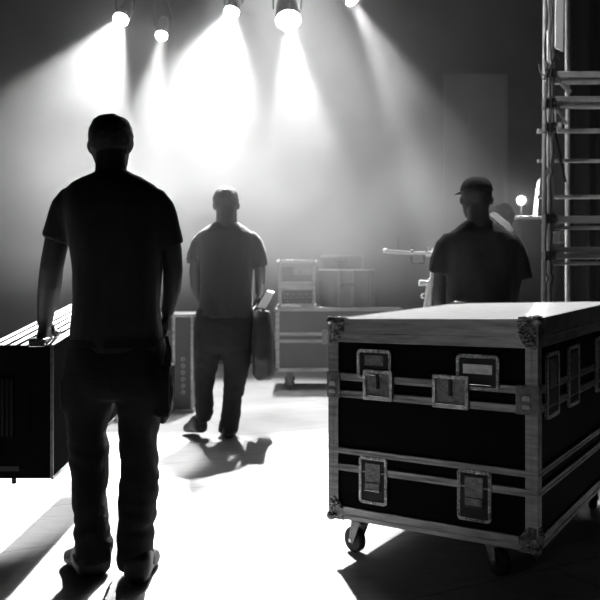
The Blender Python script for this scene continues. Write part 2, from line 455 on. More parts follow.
# casters
def caster(u, v, ang):
    c = MB().box((u-.045, v-.04, ZB-.008), (u+.045, v+.04, ZB-.001))
    root = cb(c, 'caster', M['alud'], bevel=.001)
    ca, sa = math.cos(ang), math.sin(ang)
    def loc(x, y, z): return (u+ca*x-sa*y, v+sa*x+ca*y, z)
    f = MB()
    f.tube([loc(0, 0, ZB-.008), loc(0, 0, ZB-.03)], .026, 16)
    for sd in (-.026, .026):
        f.add([loc(-.026, sd-.002, ZB-.022), loc(.026, sd-.002, ZB-.022), loc(.045, sd-.002, .045), loc(.02, sd-.002, .04),
               loc(-.026, sd+.002, ZB-.022), loc(.026, sd+.002, ZB-.022), loc(.045, sd+.002, .045), loc(.02, sd+.002, .04)],
              [(0, 1, 2, 3), (7, 6, 5, 4), (0, 4, 5, 1), (1, 5, 6, 2), (2, 6, 7, 3), (3, 7, 4, 0)])
    f.add([loc(-.03, -.026, ZB-.03), loc(.03, -.026, ZB-.03), loc(.03, .026, ZB-.03), loc(-.03, .026, ZB-.03), loc(-.03, -.026, ZB-.022), loc(.03, -.026, ZB-.022), loc(.03, .026, ZB-.022), loc(-.03, .026, ZB-.022)],
          [(0, 1, 2, 3), (4, 5, 6, 7), (0, 1, 5, 4), (1, 2, 6, 5), (2, 3, 7, 6), (3, 0, 4, 7)])
    cb(f, 'fork', M['alud'], root)
    wx = .034; r = .052
    wv = MB()
    rs = []
    for yy, rr in ((-.018, .03), (-.018, r-.006), (-.012, r), (.012, r), (.018, r-.006), (.018, .03)):
        rs.append([loc(wx+rr*math.cos(2*math.pi*k/24), yy, r+.001+rr*math.sin(2*math.pi*k/24)) for k in range(24)])
    wv.rings(rs)
    cb(wv, 'wheel', M['rubber'], root)
    cb(MB().tube([loc(wx, -.03, r), loc(wx, .03, r)], .008, 10), 'axle', M['chrome'], root)
caster(.10, .08, R(160)); caster(.635, .16, R(-25)); caster(.10, D_-.1, R(40)); caster(W_-.1, D_-.1, R(-70))

# ------------------------------------------------------------------ people
def hand(mb, wrist, d, nrm, curl=30, sc=1., thumb=1, spread=1.0):
    """palm runs along d, fingers curl towards nrm; thumb=+-1 side"""
    wrist = Vector(wrist); d = Vector(d).normalized(); nrm = Vector(nrm); nrm = (nrm-d*nrm.dot(d)).normalized()
    sd = d.cross(nrm)*thumb
    pal = .085*sc
    for k in range(4):   # palm as four adjoining rays
        o_ = sd*(.027-.018*k)*sc
        mb.tube([wrist+o_*.6, wrist+d*pal*.5+o_*.95, wrist+d*pal+o_], [.014*sc, .015*sc, .012*sc], 10)
    for k in range(4):
        o_ = sd*(.030-.020*k)*sc*spread; Lf = (.043, .048, .045, .035)[k]*sc
        p = wrist+d*pal*.95+o_; a = R(curl*.6+4*k); pts = [p-d*.01]; rad = [.0095*sc]
        for j in range(3):
            dd = d*math.cos(a)+nrm*math.sin(a); pts.append(p); rad.append((.0095-.0008*j)*sc)
            p = p+dd*Lf*(1, .68, .55)[j]; a += R(curl)
        pts.append(p); rad.append(.007*sc)
        mb.tube(pts, rad, 8)
    b = wrist+d*.02*sc+sd*.024*sc
    dd = (d*.62+sd*.55+nrm*.35).normalized(); e = b+dd*.045*sc; f = e+(d*.85+sd*.1+nrm*.45).normalized()*.032*sc; h = f+(d*.9-sd*.1+nrm*.5).normalized()*.026*sc
    mb.tube([b, e, f, h], [.014*sc, .0125*sc, .0105*sc, .0085*sc], 8)

def head_rings(cx, cy, ztop, zchin, wd, dep, exp=0.):
    """rows of a head that faces +Y; returns ring list"""
    H = ztop-zchin; rs = []
    prof = [(1.0, .12, .12, -.01), (.99, .30, .31, -.01), (.965, .50, .52, -.01), (.925, .68, .70, -.01), (.87, .82, .84, -.01), (.79, .93, .94, -.012), (.68, 1., 1., -.012),
            (.52, .985, .97, -.004), (.40, .93, .90, .008), (.30, .86, .82, .018), (.20, .78, .72, .03), (.10, .66, .60, .042), (.02, .46, .44, .05), (0., .30, .3, .05)]
    for (h, a, b, oy) in prof:
        rs.append([(cx+(wd/2*a+exp)*math.cos(t), cy+oy*dep/.2+(dep/2*b+exp)*math.sin(t), zchin+H*h+exp*max(0., min(1., (h-.5)*2.2))) for t in [2*math.pi*k/24 for k in range(24)]])
    return rs

def rows_loft(mb, rows, Yc, n=24, e=2.6):
    """rows of (y_px, x_left, x_right, half depth, y offset)"""
    rs = []
    for (y, xl, xr, dep, oy) in rows:
        Y = Yc+oy; c = pt((xl+xr)/2, y, Y); rx = (xr-xl)/2*Y/F
        ring = []
        for k in range(n):
            t = 2*math.pi*k/n; ct, st = math.cos(t), math.sin(t)
            ring.append((c.x+rx*math.copysign(abs(ct)**(2/e), ct), c.y+dep*math.copysign(abs(st)**(2/e), st), c.z))
        rs.append(ring)
    return mb.rings(rs)

def px_tube(mb, pts, Yc, n=14, flat=1.):
    """(x, y, width_px, dY) chain"""
    P = [pt(x, y, Yc+dy) for x, y, w_, dy in pts]; rad = [w_/2*(Yc+dy)/F for x, y, w_, dy in pts]
    return mb.tube(P, rad, n, flat)

def folds(amp, f1=9., seed=0., vert=.5):
    def fn(co):
        p = Vector((co.x*f1+seed, co.y*f1, co.z*f1*vert+seed)); q = Vector((co.x*2.6*f1, co.y*2.6*f1, co.z*2*f1+seed))
        return amp*(noise.noise(p)*1.1+.45*noise.noise(q))
    return fn
def trouser_folds(amp, zk, seed=0.):
    def fn(co):
        q = noise.noise(Vector((co.x*7+seed, co.y*7, co.z*24+2.5*noise.noise(Vector((co.x*5, co.y*5, co.z*4))))))
        p = noise.noise(Vector((co.x*11+seed, co.y*11, co.z*5)))
        k = .45+.55*max(0., min(1., (zk-co.z)/.4))
        return amp*(q*k*1.2+.6*p)
    return fn

def make_person(base, label, spec, group='stage crew'):
    """spec: dict of part builders working in world space"""
    base = Vector(base)
    mb = MB(); spec['body'](mb)
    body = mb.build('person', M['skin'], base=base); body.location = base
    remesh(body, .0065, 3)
    tag(body, label, 'person', group)
    for nm, m, fn, vox, dsp in spec['clothes']:
        q = MB(); fn(q)
        o = q.build(nm, m, body, base=base)
        if vox: remesh(o, vox, 3 if nm != 'hair' else 1, dsp)
    return body
def ear(mb, x, y, z, sx):
    mb.ball((x, y, z), .030, 10, (.35, .55, 1.)); mb.ball((x+sx*.004, y-.006, z+.004), .020, 10, (.5, .5, .9))
def face(mb, cx, cy, zc, wd, dep):
    f = cy+dep/2
    mb.tube([(cx, f-.012, zc+.02), (cx, f+.012, zc-.012), (cx, f+.024, zc-.032), (cx, f+.0, zc-.042)], [.009, .011, .014, .008], 10)
    for s in (-1, 1):
        mb.ball((cx+s*.032, f-.012, zc+.012), .014, 10, (1, .8, .8)); mb.tube([(cx+s*.012, f-.002, zc+.030), (cx+s*.05, f-.016, zc+.030)], [.008, .006], 8)
        mb.ball((cx+s*.014, f+.008, zc-.036), .008, 8)
    mb.tube([(cx-.024, f-.004, zc-.066), (cx, f+.006, zc-.064), (cx+.024, f-.004, zc-.066)], [.005, .0075, .005], 8)
    mb.tube([(cx-.02, f-.004, zc-.075), (cx, f+.005, zc-.077), (cx+.02, f-.004, zc-.075)], [.005, .0075, .005], 8)
    mb.ball((cx, f-.004, zc-.102), .022, 10)
def hair_shell(mb, cx, cy, ztop, zchin, wd, dep, cut_back, cut_front, th=.008):
    rs = head_rings(cx, cy, ztop, zchin, wd, dep, th)
    rs = rs[:12]
    out = []
    # lower limit of the hair depends on the direction: low at the nape, high at the brow
    for i, ring in enumerate(rs):
        nr = []
        for (x, y, z) in ring:
            t = (y-cy)/(dep/2)
            lim = cut_back+(cut_front-cut_back)*max(0., min(1., (t+.25)/1.1))
            nr.append((x, y, max(z, lim)))
        out.append(nr)
    mb.rings(out)
def shoe(mb, heel, toe, w=.10, h=.10, lift=0.):
    heel = Vector(heel); toe = Vector(toe); d = toe-heel; L = d.length; d.normalize(); up = Vector((0, 0, 1)); up = (up-d*up.dot(d)).normalized(); sd = d.cross(up)
    prof = [(0., .30, .0, .62), (.03, .40, .0, .85), (.12, .46, 0, 1.0), (.3, .45, 0, 1.0), (.45, .44, 0, .85), (.6, .5, 0, .66), (.78, .54, 0, .55), (.92, .46, 0, .45), (.99, .26, .02, .28)]
    rs = []
    for (t, hw, z0, z1) in prof:
        ring = []
        for k in range(16):
            a = 2*math.pi*k/16; ct, st = math.cos(a), math.sin(a)
            x = hw*w*math.copysign(abs(ct)**.7, ct); z = (z0+z1)/2*h+(z1-z0)/2*h*math.copysign(abs(st)**.6, st)
            ring.append(heel+d*(L*t)+sd*x+up*z)
        rs.append(ring)
    mb.rings(rs)

# ---- man 1, foreground left
Y1 = 3.19
def b1(mb):
    s = Y1/F
    hc = pt(109.8, 140, Y1+.03)
    zt = pt(0, 115.5, Y1).z; zc = pt(0, 172, Y1).z-.01
    mb.rings(head_rings(hc.x, Y1+.03, zt, zc, .158, .195)); face(mb, hc.x, Y1+.03, zt-.115, .158, .195)
    ear(mb, hc.x-.077, Y1+.03, zt-.115, -1); ear(mb, hc.x+.073, Y1+.03, zt-.115, 1)
    px_tube(mb, [(111, 150, 30, .0), (111, 168, 31, -.01), (111, 185, 36, -.01), (112, 200, 60, 0)], Y1)
    rows_loft(mb, [(186, 95, 128, .06, 0), (196, 72, 156, .085, 0), (215, 72, 158, .10, 0), (250, 78, 157, .10, 0), (300, 80, 154, .10, 0), (345, 78, 156, .11, 0), (375, 82, 152, .10, 0)], Y1)
    # left arm to the case handle, right arm hanging
    px_tube(mb, [(70, 200, 26, 0), (61, 225, 25, .01), (56, 245, 24, .02), (52, 265, 23.5, .04), (50, 283, 23.5, .08), (48, 298, 21.5, .13), (45.5, 314, 17, .18), (44.5, 324, 15, .2)], Y1)
    wr = pt(44.5, 321, Y1+.20); hand(mb, wr, (-.02, .12, -1), (-1, .0, -.15), 55, 1.28, thumb=1)
    px_tube(mb, [(157, 203, 26, 0), (165, 228, 25, 0), (171, 250, 22, .01), (173, 270, 20, .03), (172, 290, 18, .06), (169, 305, 14, .09), (167, 314, 13, .1)], Y1)
    wr = pt(167, 313, Y1+.10); hand(mb, wr, (-.04, .12, -1), (-1, .1, -.1), 32, .95, thumb=-1)
    for (pts) in ([(92, 370, 42, 0), (90, 430, 30, .01), (91, 480, 24, .0), (92, 530, 20, 0), (92, 558, 20, 0)], [(138, 370, 42, 0), (139, 430, 30, .02), (139, 480, 24, 0), (137, 530, 20, -.02), (137, 556, 20, -.02)]):
        px_tube(mb, pts, Y1)
def shirt1(mb):
    rows_loft(mb, [(168, 101, 122, .045, -.005), (172, 95, 129, .07, 0), (177, 84, 142, .085, 0), (184, 72, 152, .10, 0), (193, 64, 161, .11, 0), (207, 63, 164, .122, 0), (235, 70, 164, .13, 0), (262, 74, 161.5, .13, 0),
                   (300, 74, 160, .13, 0), (330, 71.5, 162, .135, 0), (352, 69, 163, .14, 0)], Y1)
    px_tube(mb, [(74, 194, 26, 0), (67, 207, 33, 0), (61, 224, 33, .01), (57.5, 239.5, 33, .02)], Y1, 18)
    px_tube(mb, [(151, 196, 26, 0), (160, 210, 31, 0), (167, 228, 29, 0), (171.5, 246, 27, .01)], Y1, 18)
def trousers1(mb):
    rows_loft(mb, [(335, 73, 161, .125, 0), (350, 67, 165, .14, 0), (372, 65.5, 166, .145, 0), (388, 65, 164, .135, 0), (396, 68, 160, .12, 0)], Y1)
    rows_loft(mb, [(372, 65, 119, .13, 0), (395, 64.5, 117.5, .12, 0), (412, 66.5, 110.5, .11, .01), (432, 69, 104.5, .10, .01), (455, 70.5, 107, .095, .01), (480, 73.5, 105.5, .092, 0), (505, 75.5, 106, .092, 0), (525, 76.5, 107.5, .095, 0), (545, 76, 109, .10, 0), (561, 74, 111, .10, .0)], Y1)
    rows_loft(mb, [(372, 113, 167, .13, 0), (395, 118.5, 167, .12, 0), (415, 119.5, 163, .11, .02), (435, 120.5, 155.5, .10, .02), (460, 121, 157, .095, .01), (485, 119.5, 157.5, .092, 0), (510, 119, 155.5, .092, -.01), (535, 118.5, 153, .095, -.02), (552, 117, 152, .10, -.02), (564, 120, 155, .10, -.02)], Y1)
    # cargo pockets
    mb.box(tuple(pt(64, 408, Y1-.02)-Vector((0, .07, 0))), tuple(pt(72, 377, Y1-.02)+Vector((0, .08, 0))))
    mb.box(tuple(pt(160, 415, Y1-.02)-Vector((0, .07, 0))), tuple(pt(172, 365, Y1-.02)+Vector((0, .09, 0))))
BASE1 = (pt(113, 573, Y1).x, Y1, 0)
head1 = pt(109.8, 140, Y1)
def hair1(mb):
    zt = pt(0, 115.5, Y1).z; zc = pt(0, 172, Y1).z-.01
    hair_shell(mb, head1.x, Y1+.03, zt, zc, .158, .195, zt-.165, zt-.055, .006)
def shoeL1(mb): shoe(mb, (pt(98, 0, Y1).x, Y1-.05, .0), (pt(72, 0, Y1).x, Y1+.15, .0), .16, .13)
def shoeR1(mb): shoe(mb, (pt(140, 0, Y1-.05).x, Y1-.13, .0), (pt(140, 0, Y1).x+.0, Y1+.15, .0), .115, .12)
def rag1(mb):
    px_tube(mb, [(167, 335, 5, -.04), (168, 350, 7, -.05), (168, 372, 9, -.05), (168, 395, 11, -.05), (166, 412, 11, -.04), (163, 424, 7, -.03)], Y1, 12)
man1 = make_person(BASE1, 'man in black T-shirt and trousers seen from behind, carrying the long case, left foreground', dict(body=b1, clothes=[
    ('shirt', M['shirt'], shirt1, .011, folds(.007, 8, 1.)), ('trousers', M['jeans'], trousers1, .011, trouser_folds(.009, .75, 2.)),
    ('hair', M['hair'], hair1, .006, folds(.004, 45, 3., 1.)),
    ('shoe', M['leather'], shoeL1, .008, None), ('shoe', M['leather'], shoeR1, .008, None),
    ('hanging_glove', M['leather'], rag1, .008, folds(.006, 20, 4., .6))]))
# belt loops / belt
q = MB(); rows_loft(q, [(338, 71, 163, .139, 0), (345, 70.5, 163.5, .141, 0)], Y1); q.build('belt', M['jeans'], man1, base=BASE1)

# ---- man 2, middle distance
Y2 = 5.84
def b2(mb):
    hc = pt(226, 203, Y2+.03); zt = pt(0, 188, Y2).z; zc = pt(0, 221, Y2).z-.01
    mb.rings(head_rings(hc.x, Y2+.03, zt, zc, .165, .20)); face(mb, hc.x, Y2+.03, zt-.115, .165, .2)
    ear(mb, hc.x-.084, Y2+.03, zt-.125, -1); ear(mb, hc.x+.088, Y2+.03, zt-.125, 1)
    px_tube(mb, [(226.5, 205, 21, 0), (226.5, 219, 21, -.01), (226.5, 232, 24, -.01)], Y2)
    rows_loft(mb, [(230, 216, 237, .06, 0), (235, 203, 252, .09, 0), (265, 204, 250, .1, 0), (300, 203, 250, .1, 0), (335, 202, 248, .11, 0)], Y2)
    px_tube(mb, [(203, 240, 13, 0), (197, 258, 13, -.01), (195, 272, 11.5, -.01), (195.5, 285, 10.5, .01), (199, 297, 8.5, .06), (201, 303, 8, .09)], Y2)
    hand(mb, pt(201, 302, Y2+.09), (.15, .35, -.9), (1, 0, -.1), 35, 1., thumb=1)
    px_tube(mb, [(253, 240, 13, 0), (258, 256, 13, 0), (260, 270, 11.5, .01), (260, 283, 10.5, .03), (259, 294, 8, .05)], Y2)
    hand(mb, pt(259, 293, Y2+.05), (-.02, .05, -1), (-1, 0, -.1), 60, 1., thumb=-1)
    px_tube(mb, [(213, 330, 22, 0), (206, 370, 17, .0), (204, 400, 12, -.03), (203, 420, 11, -.05)], Y2)
    px_tube(mb, [(238, 330, 22, 0), (234, 370, 17, .0), (231, 405, 12, 0), (229, 428, 11, 0)], Y2)
def shirt2(mb):
    rows_loft(mb, [(220, 219, 235, .045, -.005), (223, 214, 239, .07, 0), (227, 207, 246, .09, 0), (232, 200, 252, .11, 0), (240, 197, 257, .12, 0), (255, 200, 254, .125, 0), (275, 201, 253, .125, 0), (300, 200, 253, .125, 0), (318, 196.5, 254, .135, 0)], Y2)
    px_tube(mb, [(205, 235, 14, 0), (199, 244, 17, 0), (195, 255, 16, 0), (193.5, 263.5, 15.5, -.01)], Y2, 16)
    px_tube(mb, [(249, 235, 14, 0), (255, 243, 17, 0), (259, 254, 16.5, 0), (261, 266.5, 15.5, .01)], Y2, 16)
def trousers2(mb):
    rows_loft(mb, [(308, 197, 253, .125, 0), (325, 194, 255, .14, 0), (345, 194.5, 253, .13, 0), (352, 197, 250, .11, 0)], Y2)
    rows_loft(mb, [(335, 194, 224, .12, 0), (355, 194, 221, .11, .0), (375, 194.5, 215, .095, .0), (395, 195, 213, .085, -.03), (412, 196, 213.5, .085, -.05), (421, 196, 212, .085, -.05)], Y2)
    rows_loft(mb, [(335, 222, 254, .12, 0), (355, 223, 251, .11, 0), (375, 224, 248, .095, 0), (400, 223, 242, .085, 0), (420, 220.5, 240, .085, 0), (432, 219, 238, .09, 0)], Y2)
zt2 = pt(0, 188, Y2).z
def hair2(mb): hair_shell(mb, pt(226, 203, Y2+.03).x, Y2+.03, zt2, pt(0, 221, Y2).z-.01, .165, .2, zt2-.15, zt2-.05, .009)
BASE2 = (pt(226, 437, Y2).x, Y2, 0)
def shoeL2(mb): shoe(mb, (pt(204, 0, Y2).x, Y2-.12, .05), (pt(187, 0, Y2).x, Y2+.12, .01), .12, .125)
def shoeR2(mb): shoe(mb, (pt(229, 0, Y2).x, Y2-.08, .0), (pt(227, 0, Y2).x, Y2+.2, .0), .11, .12)
man2 = make_person(BASE2, 'man in dark T-shirt walking away in the hazy middle distance, black bag in right hand', dict(body=b2, clothes=[
    ('shirt', M['shirt2'], shirt2, .013, folds(.007, 8, 11.)), ('trousers', M['jeans'], trousers2, .013, trouser_folds(.008, .75, 12.)),
    ('hair', M['hairg'], hair2, .007, folds(.0035, 28, 13., 1.)),
    ('shoe', M['leather'], shoeL2, .01, None), ('shoe', M['leather'], shoeR2, .01, None)]))

# ---- man 3, in a cap behind the road case
Y3 = 4.95
def b3(mb):
    hc = pt(476, 195, Y3+.03); zt = pt(0, 180, Y3).z; zc = pt(0, 217, Y3).z-.015
    mb.rings(head_rings(hc.x, Y3+.03, zt, zc, .175, .205)); face(mb, hc.x-.01, Y3+.03, zt-.115, .17, .205)
    ear(mb, hc.x-.09, Y3+.02, zt-.12, -1); ear(mb, hc.x+.092, Y3+.02, zt-.12, 1)
    px_tube(mb, [(478, 203, 21, 0), (478, 216, 21.5, -.01), (479, 230, 28, -.01)], Y3)
    rows_loft(mb, [(228, 466, 492, .06, 0), (236, 450, 508, .09, 0), (270, 446, 512, .1, 0), (310, 448, 508, .1, 0), (350, 448, 508, .11, 0), (372, 452, 504, .1, 0)], Y3)
    px_tube(mb, [(449, 240, 16, 0), (443, 262, 16, 0), (440, 280, 14, .02), (439, 298, 13, .05), (442, 315, 10.5, .12), (445, 322, 10, .15)], Y3)
    hand(mb, pt(445, 321, Y3+.15), (.1, .5, -.8), (.9, 0, -.4), 35, 1., thumb=1)
    px_tube(mb, [(509, 240, 16, 0), (515, 262, 16, 0), (514, 283, 14.5, .02), (511, 300, 13, .06), (507, 315, 10.5, .14), (505, 321, 10, .17)], Y3)
    hand(mb, pt(505, 320, Y3+.17), (-.1, .5, -.8), (-.9, 0, -.4), 35, 1., thumb=-1)
    px_tube(mb, [(463, 365, 28, 0), (461, 405, 22, 0), (460, 440, 15, 0), (459, 460, 14, 0)], Y3)
    px_tube(mb, [(493, 365, 28, 0), (496, 405, 22, 0), (497, 440, 15, 0), (498, 460, 14, 0)], Y3)
def shirt3(mb):
    rows_loft(mb, [(218, 470, 487, .045, -.01), (222, 463, 494, .07, 0), (227, 456, 503, .09, 0), (233, 448, 511, .11, 0), (242, 444, 517, .12, 0), (258, 444, 517, .125, 0), (280, 446, 512, .125, 0), (310, 446, 511, .125, 0), (345, 444, 512, .13, 0), (362, 443, 513, .135, 0)], Y3)
    px_tube(mb, [(453, 238, 20, 0), (446, 248, 23, 0), (440.5, 261, 22, 0), (438, 273, 21, .01)], Y3, 16)
    px_tube(mb, [(507, 238, 20, 0), (514, 249, 23, 0), (519.5, 264, 22.5, 0), (522, 279, 22, .01)], Y3, 16)
def trousers3(mb):
    rows_loft(mb, [(350, 445, 511, .125, 0), (372, 443, 513, .14, 0), (390, 445, 511, .12, 0)], Y3)
    rows_loft(mb, [(375, 444, 479, .125, 0), (410, 446, 475, .105, 0), (440, 449, 472, .095, 0), (460, 449, 471, .10, 0)], Y3)
    rows_loft(mb, [(375, 477, 513, .125, 0), (410, 481, 511, .105, 0), (440, 485, 509, .095, 0), (460, 486, 509, .10, 0)], Y3)
BASE3 = (pt(478, 400, Y3).x, Y3, 0)
zt3 = pt(0, 180, Y3).z; hx3 = pt(476, 195, Y3+.03).x
def hair3(mb): hair_shell(mb, hx3, Y3+.03, zt3-.004, pt(0, 217, Y3).z-.015, .175, .205, zt3-.165, zt3-.03, .005)
def cap3(mb):
    rs = head_rings(hx3, Y3+.03, zt3+.012, pt(0, 217, Y3).z-.015, .178, .215, .010)[:7]
    rs = [[(x, y, max(z, zt3-.082+(y-Y3)*.10)) for x, y, z in r] for r in rs]
    mb.rings(rs)
    # brim, forward and to the left
    a0 = R(96); n = 12; up = []; 
    for r_, dz in ((.085, 0.), (.11, .004), (.13, -.003), (.142, -.012)):
        up.append((r_, dz))
    vs = []; fs = []
    for (r_, dz) in up:
        for k in range(n+1):
            a = a0+R(-48+96*k/n); x = hx3+math.cos(a)*(r_ if r_ < .1 else r_); y = Y3+.04+math.sin(a)*r_*1.05
            e = .016*math.cos((a-a0)*1.6)
            vs.append((x, y, zt3-.070+dz+e)); 
    m = len(vs)
    vs += [(x, y, z-.005) for x, y, z in vs]
    for i in range(3):
        for k in range(n):
            a = i*(n+1)+k; fs += [(a, a+1, a+n+2, a+n+1), (m+a+n+1, m+a+n+2, m+a+1, m+a)]
    for k in range(n): fs += [(k+1, k, m+k, m+k+1), (3*(n+1)+k, 3*(n+1)+k+1, m+3*(n+1)+k+1, m+3*(n+1)+k)]
    for i in range(3):
        a = i*(n+1); b = a+n+1; fs += [(a, b, m+b, m+a), (b+n, a+n, m+a+n, m+b+n)]
    mb.add(vs, fs)
def shoeL3(mb): shoe(mb, (pt(460, 0, Y3).x, Y3-.09, .0), (pt(457, 0, Y3).x-.02, Y3+.19, .0), .11, .12)
def shoeR3(mb): shoe(mb, (pt(497, 0, Y3).x, Y3-.09, .0), (pt(499, 0, Y3).x+.02, Y3+.19, .0), .11, .12)
man3 = make_person(BASE3, 'man in a cap and black T-shirt standing behind the large road case', dict(body=b3, clothes=[
    ('shirt', M['shirt'], shirt3, .012, folds(.008, 8, 21.)), ('trousers', M['jeans'], trousers3, .013, trouser_folds(.008, .75, 22.)),
    ('hair', M['hair'], hair3, .008, None), ('cap', M['capm'], cap3, .0045, None),
    ('shoe', M['leather'], shoeL3, .01, None), ('shoe', M['leather'], shoeR3, .01, None)]))
# pale rolled cloth over his right shoulder
q = MB(); P = [pt(490.5, 213, Y3+.01), pt(494, 215, Y3+.01), pt(501, 220, Y3+.01), pt(508, 226.5, Y3+.01), pt(512, 232, Y3+.01)]
q.tube(P, [.012, .018, .02, .02, .012], 12)
o = q.build('rolled_cloth', M['cloth'], base=P[2]); o.location = P[2]; remesh(o, .006, 2, folds(.003, 30, 5.))
tag(o, 'pale rolled cloth slung over the right shoulder of the man in the cap', 'cloth')

# ------------------------------------------------------------------ long case carried by man 1
CX0, CX1, CY0, CY1 = -1.275, -1.005, 3.35, 4.65
def zt_(y): return .872+(y-CY0)/(CY1-CY0)*.130
def zb_(y): return .323+(y-CY0)/(CY1-CY0)*.055
cc = thing('carried_case', ((CX0+CX1)/2, 4.0, .323), 0, 'long black case with pale ribbed top, carried by the nearest man', 'case')
cbase = Vector(((CX0+CX1)/2, 4.0, .323))
def sk(mb):
    def fn(p):
        t = p.z; return Vector((p.x, p.y, zb_(p.y)+(zt_(p.y)-zb_(p.y))*t))
    return mb.xf(fn)
def kb(mb, nm, m, par=cc, **k): sk(mb); return mb.build(nm, m, par, base=cbase, **k)
kb(MB().box((CX0, CY0, 0), (CX1, CY1, .984)), 'body', M['case_black'], bevel=.006)
rb = MB()
for (xa, xb) in ((-1.272, -1.250), (-1.232, -1.204), (-1.184, -1.160), (-1.140, -1.116), (-1.096, -1.066), (-1.046, -1.008)):
    kb(MB().box((xa, CY0+.01, .97), (xb, CY1-.01, .988)), 'top_rib', M['white'], bevel=.001)
for x in (CX0, CX1-.008):
    kb(MB().box((x-.002, CY0-.003, 0), (x+.010, CY0+.006, .99)), 'corner_strip', M['alud'], bevel=.002)
kb(MB().box((CX1-.006, CY0, -.008), (CX1+.003, CY1, .014)), 'bottom_strip', M['alud'], bevel=.002)
for (x0, x1, z0, z1, m) in ((-1.235, -1.160, .30, .76, 'grey'), (-1.225, -1.213, .10, .30, 'black'), (-1.10, -1.094, .32, .62, 'grey')):
    kb(MB().box((x0, CY0-.006, z0), (x1, CY0+.004, z1)), 'end_panel', M['case_black'], bevel=.002)
g = MB()
for i in range(4): g.box((-1.228+.018*i, CY0-.009, .32), (-1.222+.018*i, CY0-.005, .74))
kb(g, 'end_ridges', M['black'], bevel=.001)
kb(MB().box((-1.24, CY0-.006, .06), (-1.14, CY0+.004, .10)), 'end_plate', M['black'], bevel=.002)
for (x, y) in ((-1.18, CY0+.05), (-1.18, CY1-.08), (-1.03, CY1-.08)):
    kb(MB().tube([(x, y, -.06), (x, y, 0)], .010, 10), 'foot', M['rubber'])
hy = Y1+.22
kb(MB().tube([(-1.06, hy-.06, 1.0), (-1.06, hy-.06, 1.07), (-1.06, hy-.04, 1.10), (-1.06, hy+.10, 1.10), (-1.06, hy+.12, 1.07), (-1.06, hy+.12, 1.0)], .011, 12), 'handle', M['black'])
kb(MB().box((-1.095, hy-.09, .985), (-1.03, hy-.04, 1.045)), 'handle_mount', M['chrome'], bevel=.004)
kb(MB().box((-1.095, hy+.10, .985), (-1.03, hy+.15, 1.045)), 'handle_mount', M['chrome'], bevel=.004)
random.seed(5)
for i in range(5):
    x = -1.09+.018*i; kb(MB().tube([(x, CY0-.002, .99), (x+.02, CY0+.03, 1.035), (x+.012, CY0+.06, 1.03)], .006, 8), 'buckle', M['chrome'])

# ------------------------------------------------------------------ bag and papers of man 2
bx = pt(263.5, 340, Y2+.05)
bag = thing('shoulder_bag', (bx.x, bx.y, .42), 0, 'soft black bag hanging from the right hand of the man in the haze', 'bag')
q = MB(); rs = []
for (z, w_, d_) in ((0, .066, .19), (.02, .074, .21), (.15, .080, .23), (.3, .074, .22), (.42, .060, .20), (.47, .045, .17)):
    rs.append([(w_*math.copysign(abs(math.cos(t))**.6, math.cos(t)), d_*math.copysign(abs(math.sin(t))**.6, math.sin(t)), z) for t in [2*math.pi*k/20 for k in range(20)]])
q.rings(rs); o = q.build('bag_body', M['leather'], bag); remesh(o, .012, 2, folds(.012, 9, 31.))
MB().tube([(0, -.12, .44), (0, -.09, .52), (0, -.03, .555), (0, .04, .555), (0, .1, .52), (0, .13, .44)], .009, 8).build('handle', M['leather'], bag)
q = MB().add([(-.055, -.16, 0), (.0, -.16, -.01), (.06, -.15, .10), (.01, -.15, .11), (-.055, .04, 0), (.0, .04, -.01), (.06, .05, .10), (.01, .05, .11)],
             [(0, 1, 2, 3), (7, 6, 5, 4), (0, 4, 5, 1), (1, 5, 6, 2), (2, 6, 7, 3), (3, 7, 4, 0)])
o = q.build('folder', M['paper']); o.location = (bx.x+.02, bx.y-.06, .925); tag(o, 'white folder sticking out of the top of the black bag', 'folder')

# ------------------------------------------------------------------ upright case behind, by the legs of man 1
uy = 6.83
uc = thing('upright_case', (-1.14, uy, 0), 0, 'upright dark case with pale metal edges standing on the floor between the two men', 'road case', 'road cases')
MB().box((-.24, .0, .03), (.25, .40, .80)).build('body', M['grey'], uc, bevel=.004)
for x in (-.25, .085, .235): MB().box((x, -.012, .02), (x+.02, .004, .81)).build('corner_rail', M['alu'], uc, bevel=.002)
MB().box((-.26, -.015, .795), (.262, .42, .82)).build('top_rail', M['alu'], uc, bevel=.003)
MB().box((-.26, -.015, .0), (.262, .42, .03)).build('base_rail', M['alu'], uc, bevel=.003)
for i in range(6): MB().tube([(.17, -.01, .17+i*.055), (.17, .004, .17+i*.055)], .02, 14).build('vent', M['alud'], uc)

# ------------------------------------------------------------------ rack case in the haze with gear on top
ry = 8.1
rc = thing('road_case', (-.235, ry, 0), 0, 'wide dark case with pale rails on casters in the haze, gear stacked on top', 'road case', 'road cases')
RW, RD = 1.22, .6
MB().box((.01, .01, .19), (RW-.01, RD, .80)).build('body', M['grey'], rc)
for (z0, z1) in ((.19, .225), (.475, .505), (.545, .575), (.785, .82)):
    MB().box((-.004, -.012, z0), (RW, .012, z1)).build('rail', M['alu'], rc, bevel=.002)
    MB().box((-.012, 0, z0), (.012, RD, z1)).build('rail', M['alu'], rc, bevel=.002)
for x in (-.006, RW-.04): MB().box((x, -.014, .19), (x+.04, .02, .82)).build('corner_rail', M['alu'], rc, bevel=.002)
for x in (.0, RW):
    for z in (.21, .795): MB().ball((x, 0, z), .024, 12).build('ball_corner', M['alud'], rc)
MB().box((.45, -.02, .46), (.60, .0, .60)).build('latch', M['alud'], rc, bevel=.003)
